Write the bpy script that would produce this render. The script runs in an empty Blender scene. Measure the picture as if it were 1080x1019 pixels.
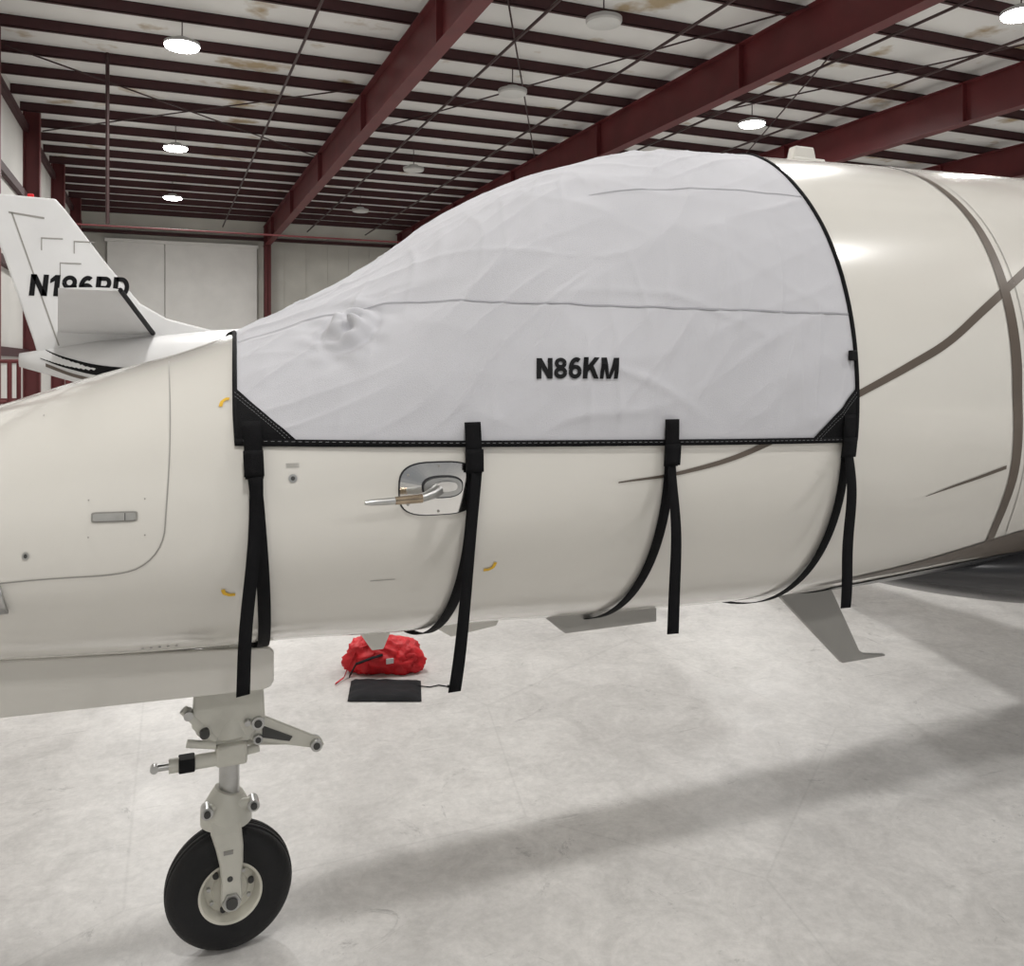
import bpy, bmesh, math, random
import numpy as np
from mathutils import Vector, noise
random.seed(4)
scene = bpy.context.scene
COL = scene.collection
try:
    scene.view_settings.view_transform = 'Standard'
except Exception:
    pass

# ------------------------------------------------------------------ materials
def mat(name, color, rough=0.5, metal=0.0, var=0.0, vscale=5.0, bump=0.0, bscale=60.0, coat=0.0, emis=None, estr=0.0, spec=0.5):
    m = bpy.data.materials.new(name); m.use_nodes = True
    nt = m.node_tree; b = nt.nodes['Principled BSDF']
    b.inputs['Base Color'].default_value = (*color, 1)
    b.inputs['Roughness'].default_value = rough
    b.inputs['Metallic'].default_value = metal
    b.inputs['Specular IOR Level'].default_value = spec
    b.inputs['Coat Weight'].default_value = coat
    b.inputs['Coat Roughness'].default_value = 0.08
    tc = nt.nodes.new('ShaderNodeTexCoord')
    if var > 0:
        n = nt.nodes.new('ShaderNodeTexNoise'); n.inputs['Scale'].default_value = vscale
        n.inputs['Detail'].default_value = 6
        nt.links.new(tc.outputs['Object'], n.inputs['Vector'])
        r = nt.nodes.new('ShaderNodeValToRGB')
        r.color_ramp.elements[0].position = 0.3; r.color_ramp.elements[1].position = 0.7
        r.color_ramp.elements[0].color = (*[max(0, c*(1-var)) for c in color], 1)
        r.color_ramp.elements[1].color = (*[min(1, c*(1+var)) for c in color], 1)
        nt.links.new(n.outputs['Fac'], r.inputs['Fac'])
        nt.links.new(r.outputs['Color'], b.inputs['Base Color'])
    if bump > 0:
        n2 = nt.nodes.new('ShaderNodeTexNoise'); n2.inputs['Scale'].default_value = bscale
        n2.inputs['Detail'].default_value = 4
        nt.links.new(tc.outputs['Object'], n2.inputs['Vector'])
        bp = nt.nodes.new('ShaderNodeBump'); bp.inputs['Strength'].default_value = bump
        bp.inputs['Distance'].default_value = 0.01
        nt.links.new(n2.outputs['Fac'], bp.inputs['Height'])
        nt.links.new(bp.outputs['Normal'], b.inputs['Normal'])
    if emis:
        b.inputs['Emission Color'].default_value = (*emis, 1)
        b.inputs['Emission Strength'].default_value = estr
    return m

M_PAINT = mat('off_white_gloss_paint', (0.67, 0.65, 0.605), 0.20, 0, 0.015, 2.0, coat=0.6)
M_TAUPE = mat('taupe_metallic_paint', (0.115, 0.092, 0.074), 0.35, 0.1, 0.05, 4)
M_DKGREY = mat('dark_grey_paint', (0.045, 0.045, 0.048), 0.25, 0.2, 0.1, 3)
M_SEAM = mat('panel_seam', (0.30, 0.29, 0.27), 0.6, 0, 0.05)
M_COVER = mat('silver_fabric', (0.535, 0.535, 0.565), 0.85, 0, 0.03, 3, 0.25, 350, spec=0.2)
M_COVSEAM = mat('fabric_seam', (0.36, 0.36, 0.39), 0.8, 0, 0.05, 8, 0.2, 300)
M_BLACK = mat('black_webbing', (0.006, 0.006, 0.007), 0.8, 0, 0.2, 20, 0.5, 400, spec=0.15)
M_PLASTIC = mat('black_plastic', (0.005, 0.005, 0.006), 0.6, 0, 0.1, 10, spec=0.2)
M_STITCH = mat('stitching', (0.30, 0.30, 0.31), 0.8, 0, 0.05)
M_INK = mat('black_ink', (0.006, 0.006, 0.007), 0.7, 0, 0.1, spec=0.2)
M_CHROME = mat('chrome', (0.78, 0.77, 0.75), 0.12, 1.0, 0.03, 10)
M_STEEL = mat('brushed_steel', (0.5, 0.5, 0.49), 0.35, 1.0, 0.08, 30)
M_BRONZE = mat('heat_tinted_steel', (0.36, 0.29, 0.21), 0.25, 1.0, 0.25, 18)
M_TIRE = mat('tire_rubber', (0.008, 0.008, 0.009), 0.55, 0, 0.2, 12, 0.2, 80, spec=0.35)
M_RIM = mat('wheel_rim_paint', (0.66, 0.64, 0.56), 0.35, 0, 0.04, 20)
M_GEAR = mat('gear_paint', (0.60, 0.59, 0.53), 0.35, 0, 0.06, 12)
M_YEL = mat('yellow_tape', (0.75, 0.45, 0.02), 0.5, 0, 0.1, 30)
M_REDST = mat('red_oxide_steel', (0.115, 0.018, 0.020), 0.5, 0, 0.15, 1.5)
M_REDST2 = mat('red_oxide_purlin', (0.045, 0.010, 0.012), 0.6, 0, 0.15, 2)
M_REDBAG = mat('red_nylon', (0.62, 0.008, 0.016), 0.5, 0, 0.15, 9, 0.3, 120)
M_PAD = mat('black_nylon', (0.006, 0.006, 0.008), 0.7, 0, 0.2, 10, 0.3, 100, spec=0.2)
M_WHITEP = mat('white_gloss_paint', (0.70, 0.70, 0.70), 0.3, 0, 0.03, 3, coat=0.3)
M_DOORP = mat('white_door_panel', (0.86, 0.85, 0.82), 0.5, 0, 0.04, 1.5)
M_LAMP = mat('lamp_lens', (1, 1, 1), 0.4, 0, emis=(1.0, 0.98, 0.95), estr=40)
M_LAMPOFF = mat('lamp_lens_off', (0.6, 0.6, 0.58), 0.4, 0, 0.03)
M_FIX = mat('fixture_housing', (0.5, 0.5, 0.49), 0.5, 0.1, 0.05)
M_PIPE = mat('dark_pipe', (0.05, 0.025, 0.025), 0.5, 0.2, 0.1)
M_WALLM = mat('wall_liner_panel', (0.66, 0.65, 0.62), 0.6, 0, 0.05, 0.6, 0.2, 2.5)
M_WALLG = mat('wall_insulation', (0.62, 0.61, 0.56), 0.7, 0, 0.08, 0.8, 0.3, 3)
M_BAY = mat('gear_bay_dark', (0.05, 0.05, 0.048), 0.6, 0, 0.2)

def ceiling_mat():
    m = mat('ceiling_insulation', (0.76, 0.755, 0.73), 0.75, 0, 0.08, 0.35, 0.5, 2.0)
    nt = m.node_tree; b = nt.nodes['Principled BSDF']
    src = b.inputs['Base Color'].links[0].from_socket
    tc = nt.nodes.new('ShaderNodeTexCoord')
    n = nt.nodes.new('ShaderNodeTexNoise'); n.inputs['Scale'].default_value = 0.9; n.inputs['Detail'].default_value = 4
    nt.links.new(tc.outputs['Object'], n.inputs['Vector'])
    r = nt.nodes.new('ShaderNodeValToRGB')
    r.color_ramp.elements[0].position = 0.60; r.color_ramp.elements[0].color = (0, 0, 0, 1)
    r.color_ramp.elements[1].position = 0.70; r.color_ramp.elements[1].color = (1, 1, 1, 1)
    nt.links.new(n.outputs['Fac'], r.inputs['Fac'])
    mx = nt.nodes.new('ShaderNodeMixRGB'); mx.inputs['Color2'].default_value = (0.42, 0.33, 0.21, 1)
    nt.links.new(r.outputs['Color'], mx.inputs['Fac']); nt.links.new(src, mx.inputs['Color1'])
    nt.links.new(mx.outputs['Color'], b.inputs['Base Color'])
    return m
M_CEIL = ceiling_mat()

def floor_mat():
    m = bpy.data.materials.new('polished_concrete'); m.use_nodes = True
    nt = m.node_tree; b = nt.nodes['Principled BSDF']; L = nt.links.new
    tc = nt.nodes.new('ShaderNodeTexCoord')
    def nz(scale, det=8, rough=0.6, dist=0.0, sx=1.0, rz=0.0):
        n = nt.nodes.new('ShaderNodeTexNoise'); n.inputs['Scale'].default_value = scale
        n.inputs['Detail'].default_value = det; n.inputs['Roughness'].default_value = rough
        n.inputs['Distortion'].default_value = dist
        if sx != 1.0:
            mp = nt.nodes.new('ShaderNodeMapping'); mp.inputs['Scale'].default_value = (sx, 1, 1); mp.inputs['Rotation'].default_value = (0, 0, rz)
            L(tc.outputs['Object'], mp.inputs['Vector']); L(mp.outputs['Vector'], n.inputs['Vector'])
        else: L(tc.outputs['Object'], n.inputs['Vector'])
        return n
    def ramp(src, p0, c0, p1, c1):
        r = nt.nodes.new('ShaderNodeValToRGB')
        r.color_ramp.elements[0].position = p0; r.color_ramp.elements[0].color = (*c0, 1)
        r.color_ramp.elements[1].position = p1; r.color_ramp.elements[1].color = (*c1, 1)
        L(src, r.inputs['Fac']); return r
    def mul(a, c, f=1.0):
        x = nt.nodes.new('ShaderNodeMixRGB'); x.blend_type = 'MULTIPLY'; x.inputs['Fac'].default_value = f
        L(a, x.inputs['Color1']); L(c, x.inputs['Color2']); return x
    base = ramp(nz(0.9, 8, 0.65, 0.4).outputs['Fac'], 0.3, (0.54, 0.525, 0.51), 0.72, (0.70, 0.685, 0.665))
    fine = ramp(nz(26, 8, 0.75).outputs['Fac'], 0.36, (0.88, 0.88, 0.88), 0.62, (1.03, 1.03, 1.03))
    mid = ramp(nz(4.0, 10, 0.75, 0.8).outputs['Fac'], 0.36, (0.84, 0.84, 0.84), 0.6, (1.03, 1.03, 1.03))
    spots = ramp(nz(2.6, 12, 0.8, 1.5).outputs['Fac'], 0.32, (0.42, 0.42, 0.43), 0.40, (1, 1, 1))
    streak = ramp(nz(11.0, 8, 0.75, 0.2, 0.08, 0.5).outputs['Fac'], 0.31, (0.58, 0.58, 0.58), 0.37, (1, 1, 1))
    streak2 = ramp(nz(14.0, 6, 0.7, 0.2, 0.06, -0.9).outputs['Fac'], 0.30, (0.60, 0.60, 0.60), 0.35, (1, 1, 1))
    scr = nt.nodes.new('ShaderNodeTexVoronoi'); scr.feature = 'DISTANCE_TO_EDGE'; scr.inputs['Scale'].default_value = 0.5
    L(tc.outputs['Object'], scr.inputs['Vector'])
    scrr = ramp(scr.outputs['Distance'], 0.0, (0.70, 0.70, 0.70), 0.004, (1, 1, 1))
    c = mul(base.outputs[0], fine.outputs[0]); c = mul(c.outputs[0], mid.outputs[0]); c = mul(c.outputs[0], spots.outputs[0], 0.75)
    c = mul(c.outputs[0], streak.outputs[0], 0.6); c = mul(c.outputs[0], streak2.outputs[0], 0.5); c = mul(c.outputs[0], scrr.outputs[0], 0.35)
    L(c.outputs[0], b.inputs['Base Color'])
    rr = ramp(nz(2.0).outputs['Fac'], 0.3, (0.30,)*3, 0.7, (0.5,)*3)
    L(rr.outputs[0], b.inputs['Roughness'])
    bp = nt.nodes.new('ShaderNodeBump'); bp.inputs['Strength'].default_value = 0.06; bp.inputs['Distance'].default_value = 0.01
    L(nz(40).outputs['Fac'], bp.inputs['Height']); L(bp.outputs[0], b.inputs['Normal'])
    return m
M_FLOOR = floor_mat()

# ------------------------------------------------------------------ mesh helpers
def empty(name, loc=(0, 0, 0)):
    e = bpy.data.objects.new(name, None); e.empty_display_size = 0.2; COL.objects.link(e)
    return e

def mk(name, verts, faces, m, parent=None, smooth=True, solid=0.0, bevel=0.0, fix=False):
    me = bpy.data.meshes.new(name)
    me.from_pydata([tuple(float(c) for c in v) for v in verts], [], faces); me.update()
    if fix:
        bm = bmesh.new(); bm.from_mesh(me); bmesh.ops.recalc_face_normals(bm, faces=bm.faces); bm.to_mesh(me); bm.free()
    if smooth:
        for p in me.polygons: p.use_smooth = True
    o = bpy.data.objects.new(name, me); COL.objects.link(o)
    if isinstance(m, (list, tuple)):
        for x in m: me.materials.append(x)
    else: me.materials.append(m)
    if parent: o.parent = parent
    if solid:
        s = o.modifiers.new('Solid', 'SOLIDIFY'); s.thickness = solid; s.offset = 0
    if bevel:
        s = o.modifiers.new('Bevel', 'BEVEL'); s.width = bevel; s.segments = 2; s.limit_method = 'ANGLE'
    return o

def boxes(name, lst, m, parent=None, bevel=0.0):
    V = []; Fc = []
    for lo, hi in lst:
        b = len(V); x0, y0, z0 = lo; x1, y1, z1 = hi
        V += [(x0,y0,z0),(x1,y0,z0),(x1,y1,z0),(x0,y1,z0),(x0,y0,z1),(x1,y0,z1),(x1,y1,z1),(x0,y1,z1)]
        Fc += [tuple(b+i for i in f) for f in [(0,3,2,1),(4,5,6,7),(0,1,5,4),(1,2,6,5),(2,3,7,6),(3,0,4,7)]]
    return mk(name, V, Fc, m, parent, smooth=False, bevel=bevel)

def tube_geo(pts, rads, seg, V, Fc, caps=True):
    pts = [Vector(p) for p in pts]; n = len(pts); base = len(V)
    if not isinstance(rads, (list, tuple)): rads = [rads]*n
    d0 = (pts[1]-pts[0]).normalized()
    up = Vector((0, 0, 1)) if abs(d0.z) < 0.9 else Vector((1, 0, 0))
    for i, p in enumerate(pts):
        if i == 0: d = pts[1]-pts[0]
        elif i == n-1: d = pts[-1]-pts[-2]
        else: d = (pts[i+1]-pts[i-1])
        if d.length < 1e-9: d = d0
        d.normalize(); a = d.cross(up).normalized(); b = d.cross(a).normalized()
        for k in range(seg):
            t = 2*math.pi*k/seg
            V.append(p + a*math.cos(t)*rads[i] + b*math.sin(t)*rads[i])
    for i in range(n-1):
        for k in range(seg):
            k2 = (k+1) % seg
            Fc.append((base+i*seg+k, base+i*seg+k2, base+(i+1)*seg+k2, base+(i+1)*seg+k))
    if caps:
        Fc.append(tuple(base+q for q in range(seg))[::-1]); Fc.append(tuple(base+(n-1)*seg+k for k in range(seg)))
def tube(name, pts, rads, m, parent=None, seg=20, caps=True, smooth=True):
    V = []; Fc = []; tube_geo(pts, rads, seg, V, Fc, caps)
    o = mk(name, V, Fc, m, parent, smooth=smooth, fix=True)
    if smooth:
        e = o.modifiers.new('es', 'EDGE_SPLIT'); e.split_angle = math.radians(40)
    return o
def tubes(name, lst, r, m, parent=None, seg=6):
    V = []; Fc = []
    for p in lst: tube_geo(p, r, seg, V, Fc)
    return mk(name, V, Fc, m, parent, fix=True)

def lathe_y(name, prof, c, m, parent=None, seg=64):
    V = []; Fc = []
    for r, y in prof:
        for k in range(seg):
            t = 2*math.pi*k/seg
            V.append((c[0]+r*math.cos(t), c[1]+y, c[2]+r*math.sin(t)))
    for i in range(len(prof)-1):
        for k in range(seg):
            k2 = (k+1) % seg
            Fc.append((i*seg+k, i*seg+k2, (i+1)*seg+k2, (i+1)*seg+k))
    o = mk(name, V, Fc, m, parent, fix=True)
    e = o.modifiers.new('es', 'EDGE_SPLIT'); e.split_angle = math.radians(35)
    return o

def slab(name, poly, y0, y1, m, parent=None, bevel=0.0):
    n = len(poly)
    V = [(x, y0, z) for x, z in poly] + [(x, y1, z) for x, z in poly]
    Fc = [tuple(range(n)), tuple(range(2*n-1, n-1, -1))] + [(i, i+n, (i+1) % n + n, (i+1) % n) for i in range(n)]
    return mk(name, V, Fc, m, parent, smooth=False, bevel=bevel, fix=True)

# ------------------------------------------------------------------ fuselage surface
YC = 3.1; N = 2.15
ST = np.array([-2.12,-2.05,-1.9,-1.6,-1.2,-0.8,-0.5,-0.2,0.1,0.4,0.7,1.0,1.3,1.6,2.0,2.4,2.8,3.3,4.0,5.0,6.5,8.0,9.5,10.6])
ZT = np.array([1.37,1.42,1.468,1.531,1.641,1.764,1.864,1.966,2.057,2.190,2.362,2.575,2.722,2.812,2.868,2.885,2.896,2.908,2.922,2.940,2.93,2.85,2.70,2.5])
ZB = np.array([1.35,1.30,1.267,1.237,1.210,1.169,1.135,1.113,1.098,1.093,1.074,1.073,1.054,1.043,1.030,1.026,1.033,1.057,1.081,1.094,1.22,1.55,2.0,2.4])
WW = np.array([0.01,0.09,0.20] + list(np.interp(ST[3:20],[-2.2,-1.5,-.8,0,.8,1.6,2.4],[0,.45,.62,.76,.86,.92,.93])) + [0.88,0.68,0.36,0.06])
ZCc = np.array([1.36,1.37,1.40] + list(np.interp(ST[3:20],[-2.2,-.5,.5,1.5,3],[1.45,1.52,1.65,1.85,1.93])) + [2.0,2.12,2.3,2.45])
def smooth(x, ys):
    xs = ST; m = np.gradient(ys, xs)
    x = np.clip(np.asarray(x, float), xs[0], xs[-1]); i = np.clip(np.searchsorted(xs, x)-1, 0, len(xs)-2)
    h = xs[i+1]-xs[i]; t = (x-xs[i])/h
    return (2*t**3-3*t**2+1)*ys[i]+(t**3-2*t**2+t)*h*m[i]+(-2*t**3+3*t**2)*ys[i+1]+(t**3-t**2)*h*m[i+1]
def SP(X, TH):
    X = np.asarray(X, float); TH = np.asarray(TH, float)
    w = smooth(X, WW); zc = smooth(X, ZCc); a = smooth(X, ZT); b = smooth(X, ZB)
    c = np.cos(TH); s = np.sin(TH)
    y = YC - w*np.sign(c)*np.abs(c)**(2/N); h = np.where(s > 0, a-zc, zc-b)
    z = zc + h*np.sign(s)*np.abs(s)**(2/N)
    return np.stack([X+0*y, y, z], -1)
def SN(X, TH):
    e = 1e-3
    a = SP(np.asarray(X)+e, TH)-SP(np.asarray(X)-e, TH)
    e2 = 0.02
    b = SP(X, np.asarray(TH)+e2)-SP(X, np.asarray(TH)-e2)
    n = np.cross(a, b); n /= np.linalg.norm(n, axis=-1, keepdims=True)+1e-12
    p = SP(X, TH); zc = smooth(X, ZCc)
    ref = np.stack([0*p[..., 0], p[..., 1]-YC, p[..., 2]-zc], -1)
    sg = np.sign((n*ref).sum(-1, keepdims=True)); return n*np.where(sg == 0, 1, sg)
def TH(X, z):
    zc = smooth(X, ZCc); h = np.where(z > zc, smooth(X, ZT)-zc, zc-smooth(X, ZB))
    return np.sign(z-zc)*np.arcsin(np.minimum(1, np.abs(z-zc)/h)**(N/2))

XF, XB = 0.18, 2.12
def xfront(th):
    t = th if th < math.pi/2 else math.pi-th
    return XF+0.040*max(0.0, min(1.0, (t-0.5)/0.9))**1.4
def xback(th):
    t = th if th < math.pi/2 else math.pi-th
    u = max(0.0, min(1.0, (t-0.75)/0.75)); return XB+0.12*u*u
def zbot(X): return np.interp(X, [XF, XB], [1.79, 1.752])
_tabX = np.linspace(0.1, 2.3, 220); _tabS = TH(_tabX, zbot(_tabX))*0.92
_tabS = _tabS.tolist()
POD_T = float(TH(0.515, 2.105)); POD_K = float(SP(0.515, POD_T+0.02)[2]-SP(0.515, POD_T-0.02)[2])/0.04
def nz(x, y, z=0.0): return noise.noise(Vector((x, y, z)))
def cl(v): return max(0.0, min(1.0, v))
def wr(X, th):
    """cloth displacement (metres) above the skin"""
    ths = th if th < math.pi/2 else math.pi-th
    off = 0 if th < math.pi/2 else 7.3
    s = ths*0.92
    sb = _tabS[max(0, min(219, int((X-0.1)/2.2*219)))]
    d = min(X-xfront(th), xback(th)-X, s-sb)
    damp = cl(d/0.08)
    def fold(ang, fa, fb, seed, sharp=2.0, wd=2.8):
        c, q = math.cos(ang), math.sin(ang)
        a = X*c+s*q; b = -X*q+s*c
        b += 0.06*nz(a*2.0, b*2.0, seed+5)
        v = nz(a*fa, b*fb, seed+off)
        return max(0.0, 1-abs(v)*wd)**sharp
    m1 = 0.45+1.1*nz(X*1.5, s*1.5, 3.1+off); m2 = 0.45+1.1*nz(X*1.6, s*1.6, 9.7+off)
    m3 = 0.45+1.1*nz(X*1.9, s*1.9, 15.7+off); m4 = 0.35+1.2*nz(X*2.1, s*2.1, 25.7+off)
    w = 0.011*cl(m1)*fold(math.radians(48), 1.2, 5.5, 1.0, 2.3)
    w += 0.010*cl(m2)*fold(math.radians(-35), 1.4, 6.5, 2.0, 2.3)
    w += 0.0085*cl(m3)*fold(math.radians(18), 1.3, 7.5, 4.0, 2.3)
    w += 0.007*cl(m4)*fold(math.radians(75), 1.6, 9, 6.0, 2.5, 3.2)
    w += 0.009*(nz(X*2.6, s*2.6, 20+off))+0.0035*nz(X*8, s*8, 30+off)
    w *= 1.0-0.45*cl((s-1.15)/0.25)
    if off == 0:
        dx = (X-0.515)/0.076; dz = (th-POD_T)*POD_K/0.046
        r = math.hypot(dx, dz)
        if r < 2.4:
            ang = math.atan2(dz, dx)
            w += 0.034*math.exp(-(r**4))*(0.72+0.45*math.sin(2*ang+5*r+0.6)) - 0.010*math.exp(-((r-1.12)/0.16)**2)
            w += 0.008*math.exp(-(r/1.1)**2)*math.sin(8*dx+6*dz)
            w += 0.005*math.exp(-((r-1.7)/0.4)**2)*math.sin(7*ang)
    return 0.004+damp*max(-0.012 if off == 0 and abs(X-0.515) < 0.15 else -0.003, w)

def on_cover(X, th, off=0.002):
    X = float(X); th = float(th)
    return SP(X, th)+SN(X, th)*(wr(X, th)+off)

def ribbon(name, pts, widths, off, m, parent=None, thick=0.0, cover=False, step=0.02):
    pts = np.array(pts, float); widths = np.array(widths if hasattr(widths, '__len__') else [widths]*len(pts), float)
    P = SP(pts[:, 0], pts[:, 1]); L = np.concatenate([[0], np.cumsum(np.linalg.norm(np.diff(P, axis=0), axis=1))])
    n = max(3, int(L[-1]/step)); q = np.linspace(0, L[-1], n)
    X = np.interp(q, L, pts[:, 0]); T = np.interp(q, L, pts[:, 1]); W = np.interp(q, L, widths)
    Nn = SN(X, T); P = SP(X, T)
    if cover: P = P + Nn*np.array([[wr(float(a), float(b))] for a, b in zip(X, T)])
    P = P+Nn*off
    t = np.gradient(P, axis=0); t /= np.linalg.norm(t, axis=1, keepdims=True)+1e-9
    sd = np.cross(Nn, t)
    V = []; Fc = []
    for i in range(n):
        V += [P[i]-sd[i]*W[i]/2, P[i], P[i]+sd[i]*W[i]/2]
    for i in range(n-1):
        for k in range(2): Fc.append((3*i+k, 3*i+k+1, 3*i+k+4, 3*i+k+3))
    return mk(name, V, Fc, m, parent, solid=thick)
def xz(lst): return [(x, float(TH(x, z))) for x, z in lst]
def curve(lst, k=8):
    p = [np.array(q, float) for q in lst]; p = [2*p[0]-p[1]]+p+[2*p[-1]-p[-2]]; out = []
    for i in range(1, len(p)-2):
        for j in range(k):
            t = j/k
            out.append(0.5*((2*p[i])+(-p[i-1]+p[i+1])*t+(2*p[i-1]-5*p[i]+4*p[i+1]-p[i+2])*t*t+(-p[i-1]+3*p[i]-3*p[i+1]+p[i+2])*t**3))
    out.append(p[-2]); return [tuple(o) for o in out]

# ------------------------------------------------------------------ lettering (bold grotesque built from strokes)
def glyph(ch):
    s = 0.235; Q = []
    def rect(x0, x1, y0=0.0, y1=1.0): Q.append([(x0, y0), (x1, y0), (x1, y1), (x0, y1)])
    def stroke(path, w):
        n = len(path)
        nrm = []
        for i in range(n):
            a = path[max(0, i-1)]; b = path[min(n-1, i+1)]; dx, dy = b[0]-a[0], b[1]-a[1]; l = math.hypot(dx, dy) or 1
            nrm.append((-dy/l, dx/l))
        for i in range(n-1):
            wa = w[i] if isinstance(w, list) else w; wb = w[i+1] if isinstance(w, list) else w
            p, q = path[i], path[i+1]; m_, k = nrm[i], nrm[i+1]
            Q.append([(p[0]-m_[0]*wa/2, p[1]-m_[1]*wa/2), (q[0]-k[0]*wb/2, q[1]-k[1]*wb/2), (q[0]+k[0]*wb/2, q[1]+k[1]*wb/2), (p[0]+m_[0]*wa/2, p[1]+m_[1]*wa/2)])
    def arc(cx, cy, rx, ry, a0, a1, n=22): return [(cx+rx*math.cos(math.radians(a0+(a1-a0)*i/n)), cy+ry*math.sin(math.radians(a0+(a1-a0)*i/n))) for i in range(n+1)]
    t = 0.20
    if ch == 'N':
        rect(0, s); rect(0.78-s, 0.78); Q.append([(0, 1), (0.53, 0), (0.78, 0), (0.25, 1)]); return Q, 0.78
    if ch == 'M':
        rect(0, 0.205); rect(0.95-0.205, 0.95)
        Q.append([(0.0, 1), (0.37, 0), (0.52, 0), (0.285, 1)]); Q.append([(0.95, 1), (0.665, 1), (0.43, 0), (0.58, 0)]); return Q, 0.95
    if ch == 'K':
        rect(0, s); Q.append([(s*0.9, 0.28), (0.82, 1.0), (0.53, 1.0), (s*0.9, 0.60)]); Q.append([(0.27, 0.48), (0.45, 0.66), (0.86, 0), (0.57, 0)]); return Q, 0.85
    if ch == '1':
        rect(0.19, 0.19+s); Q.append([(0, 0.60), (0.2, 0.72), (0.2, 1), (0, 0.80)]); return Q, 0.43
    if ch == 'P':
        rect(0, s); stroke([(s/2, 1-t/2), (0.40, 1-t/2)]+arc(0.42, 0.68, 0.18, 0.32-t/2, 90, -90)+[(s/2, 0.36+t/2)], t); return Q, 0.71
    if ch == 'D':
        rect(0, s); stroke([(s/2, 1-t/2), (0.33, 1-t/2)]+arc(0.34, 0.5, 0.30, 0.5-t/2, 90, -90)+[(s/2, t/2)], t*1.05); return Q, 0.76
    if ch == '8':
        stroke(arc(0.34, 0.735, 0.20, 0.265-t/2+0.01, 0, 360, 30), t*0.95); stroke(arc(0.34, 0.285, 0.23, 0.285-t/2, 0, 360, 30), t); return Q, 0.68
    if ch in '69':
        stroke(arc(0.34, 0.33, 0.23, 0.33-t/2, 0, 360, 30), t)
        stroke(arc(0.375, 0.46, 0.265, 0.445, 180, 58, 20), [0.215]*21)
        if ch == '9': Q[:] = [[(0.68-x, 1-y) for x, y in q] for q in Q]
        return Q, 0.68
    return Q, 0.5
def lettering(name, s, x0, x1, z0, z1, fn, m, parent, shear=0.2, gap=0.10, sub=3):
    quads = []; pen = 0.0
    for ch in s:
        Q, w = glyph(ch); quads += [[(x+pen, y) for x, y in q] for q in Q]; pen += w+gap
    pen -= gap
    tot = pen+shear; V = []; Fc = []
    for q in quads:
        b = len(V)
        for i in range(sub+1):
            for j in range(sub+1):
                u, v = i/sub, j/sub
                x = (1-u)*(1-v)*q[0][0]+u*(1-v)*q[1][0]+u*v*q[2][0]+(1-u)*v*q[3][0]
                y = (1-u)*(1-v)*q[0][1]+u*(1-v)*q[1][1]+u*v*q[2][1]+(1-u)*v*q[3][1]
                V.append(fn(x0+(x+shear*y)/tot*(x1-x0), z0+y*(z1-z0)))
        for i in range(sub):
            for j in range(sub): Fc.append((b+i*(sub+1)+j, b+(i+1)*(sub+1)+j, b+(i+1)*(sub+1)+j+1, b+i*(sub+1)+j+1))
    return mk(name, V, Fc, m, parent, smooth=False)

# ------------------------------------------------------------------ JET
jet = empty('private_jet')
nx, nt_ = 260, 128
xs = np.concatenate([np.linspace(-2.12, -1.9, 24), np.linspace(-1.88, 10.6, nx-24)])
th = np.linspace(-math.pi/2, 1.5*math.pi, nt_+1)[:-1]
G = SP(xs[:, None], th[None, :]).reshape(-1, 3)
Fc = [(i*nt_+k, i*nt_+(k+1) % nt_, (i+1)*nt_+(k+1) % nt_, (i+1)*nt_+k) for i in range(nx-1) for k in range(nt_)]
Fc += [tuple(range(nt_)), tuple((nx-1)*nt_+k for k in range(nt_))]
fus = mk('fuselage', G, Fc, M_PAINT, jet, fix=True)
# under the pocket the skin mesh is kept clear of the cloth
for v in fus.data.vertices:
    if 0.35 < v.co.x < 0.68 and 2.0 < v.co.z < 2.2 and v.co.y < YC-0.2: v.co.y += 0.012; v.co.z -= 0.012

seam = curve([(0.02, 2.01), (0.02, 1.81), (0.01, 1.63), (0.0, 1.55), (-0.04, 1.495), (-0.11, 1.472), (-0.30, 1.468), (-0.60, 1.45)])
ribbon('nose_panel_seam', xz(seam), 0.0035, 0.0015, M_SEAM, jet)
st = curve([(1.25, 1.652), (1.47, 1.675), (1.73, 1.74), (2.13, 1.905), (2.36, 2.00), (2.54, 2.08), (2.75, 2.205), (3.0, 2.345), (3.3, 2.5)])
ribbon('cheat_line_upper', xz(st), np.interp(np.linspace(0, 1, len(st)), [0, .15, .5, 1], [0.004, 0.014, 0.028, 0.034]), 0.002, M_TAUPE, jet)
ribbon('cheat_line_lower', xz([(2.50, 1.535), (2.62, 1.565), (2.75, 1.595), (2.87, 1.625)]), [0.002, 0.010, 0.013, 0.016], 0.002, M_TAUPE, jet)
band = xz([(2.88, 2.80), (2.88, 2.71), (2.88, 2.55), (2.875, 2.41), (2.87, 2.26), (2.87, 2.0), (2.875, 1.85), (2.92, 1.60), (2.95, 1.45), (3.0, 1.34), (3.1, 1.24), (3.25, 1.19), (3.6, 1.18)])
band = [(2.875, 1.75), (2.88, 1.45)]+band
ribbon('door_surround_band', curve(band, 5), np.interp(np.linspace(0, 1, (len(band)-1)*5+1), [0, .3, .5, .75, 1], [0.02, 0.040, 0.052, 0.040, 0.026]), 0.003, M_TAUPE, jet)
b2 = [(2.93, 1.5)]+xz([(2.935, 2.78), (2.935, 2.55), (2.93, 2.26), (2.93, 1.9), (2.97, 1.60), (3.04, 1.40), (3.14, 1.29), (3.3, 1.245), (3.6, 1.24)])
ribbon('cabin_door_seam', curve(b2, 5), 0.004, 0.002, M_SEAM, jet)
n = 60; m_ = 14; VV = []; FF = []
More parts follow.
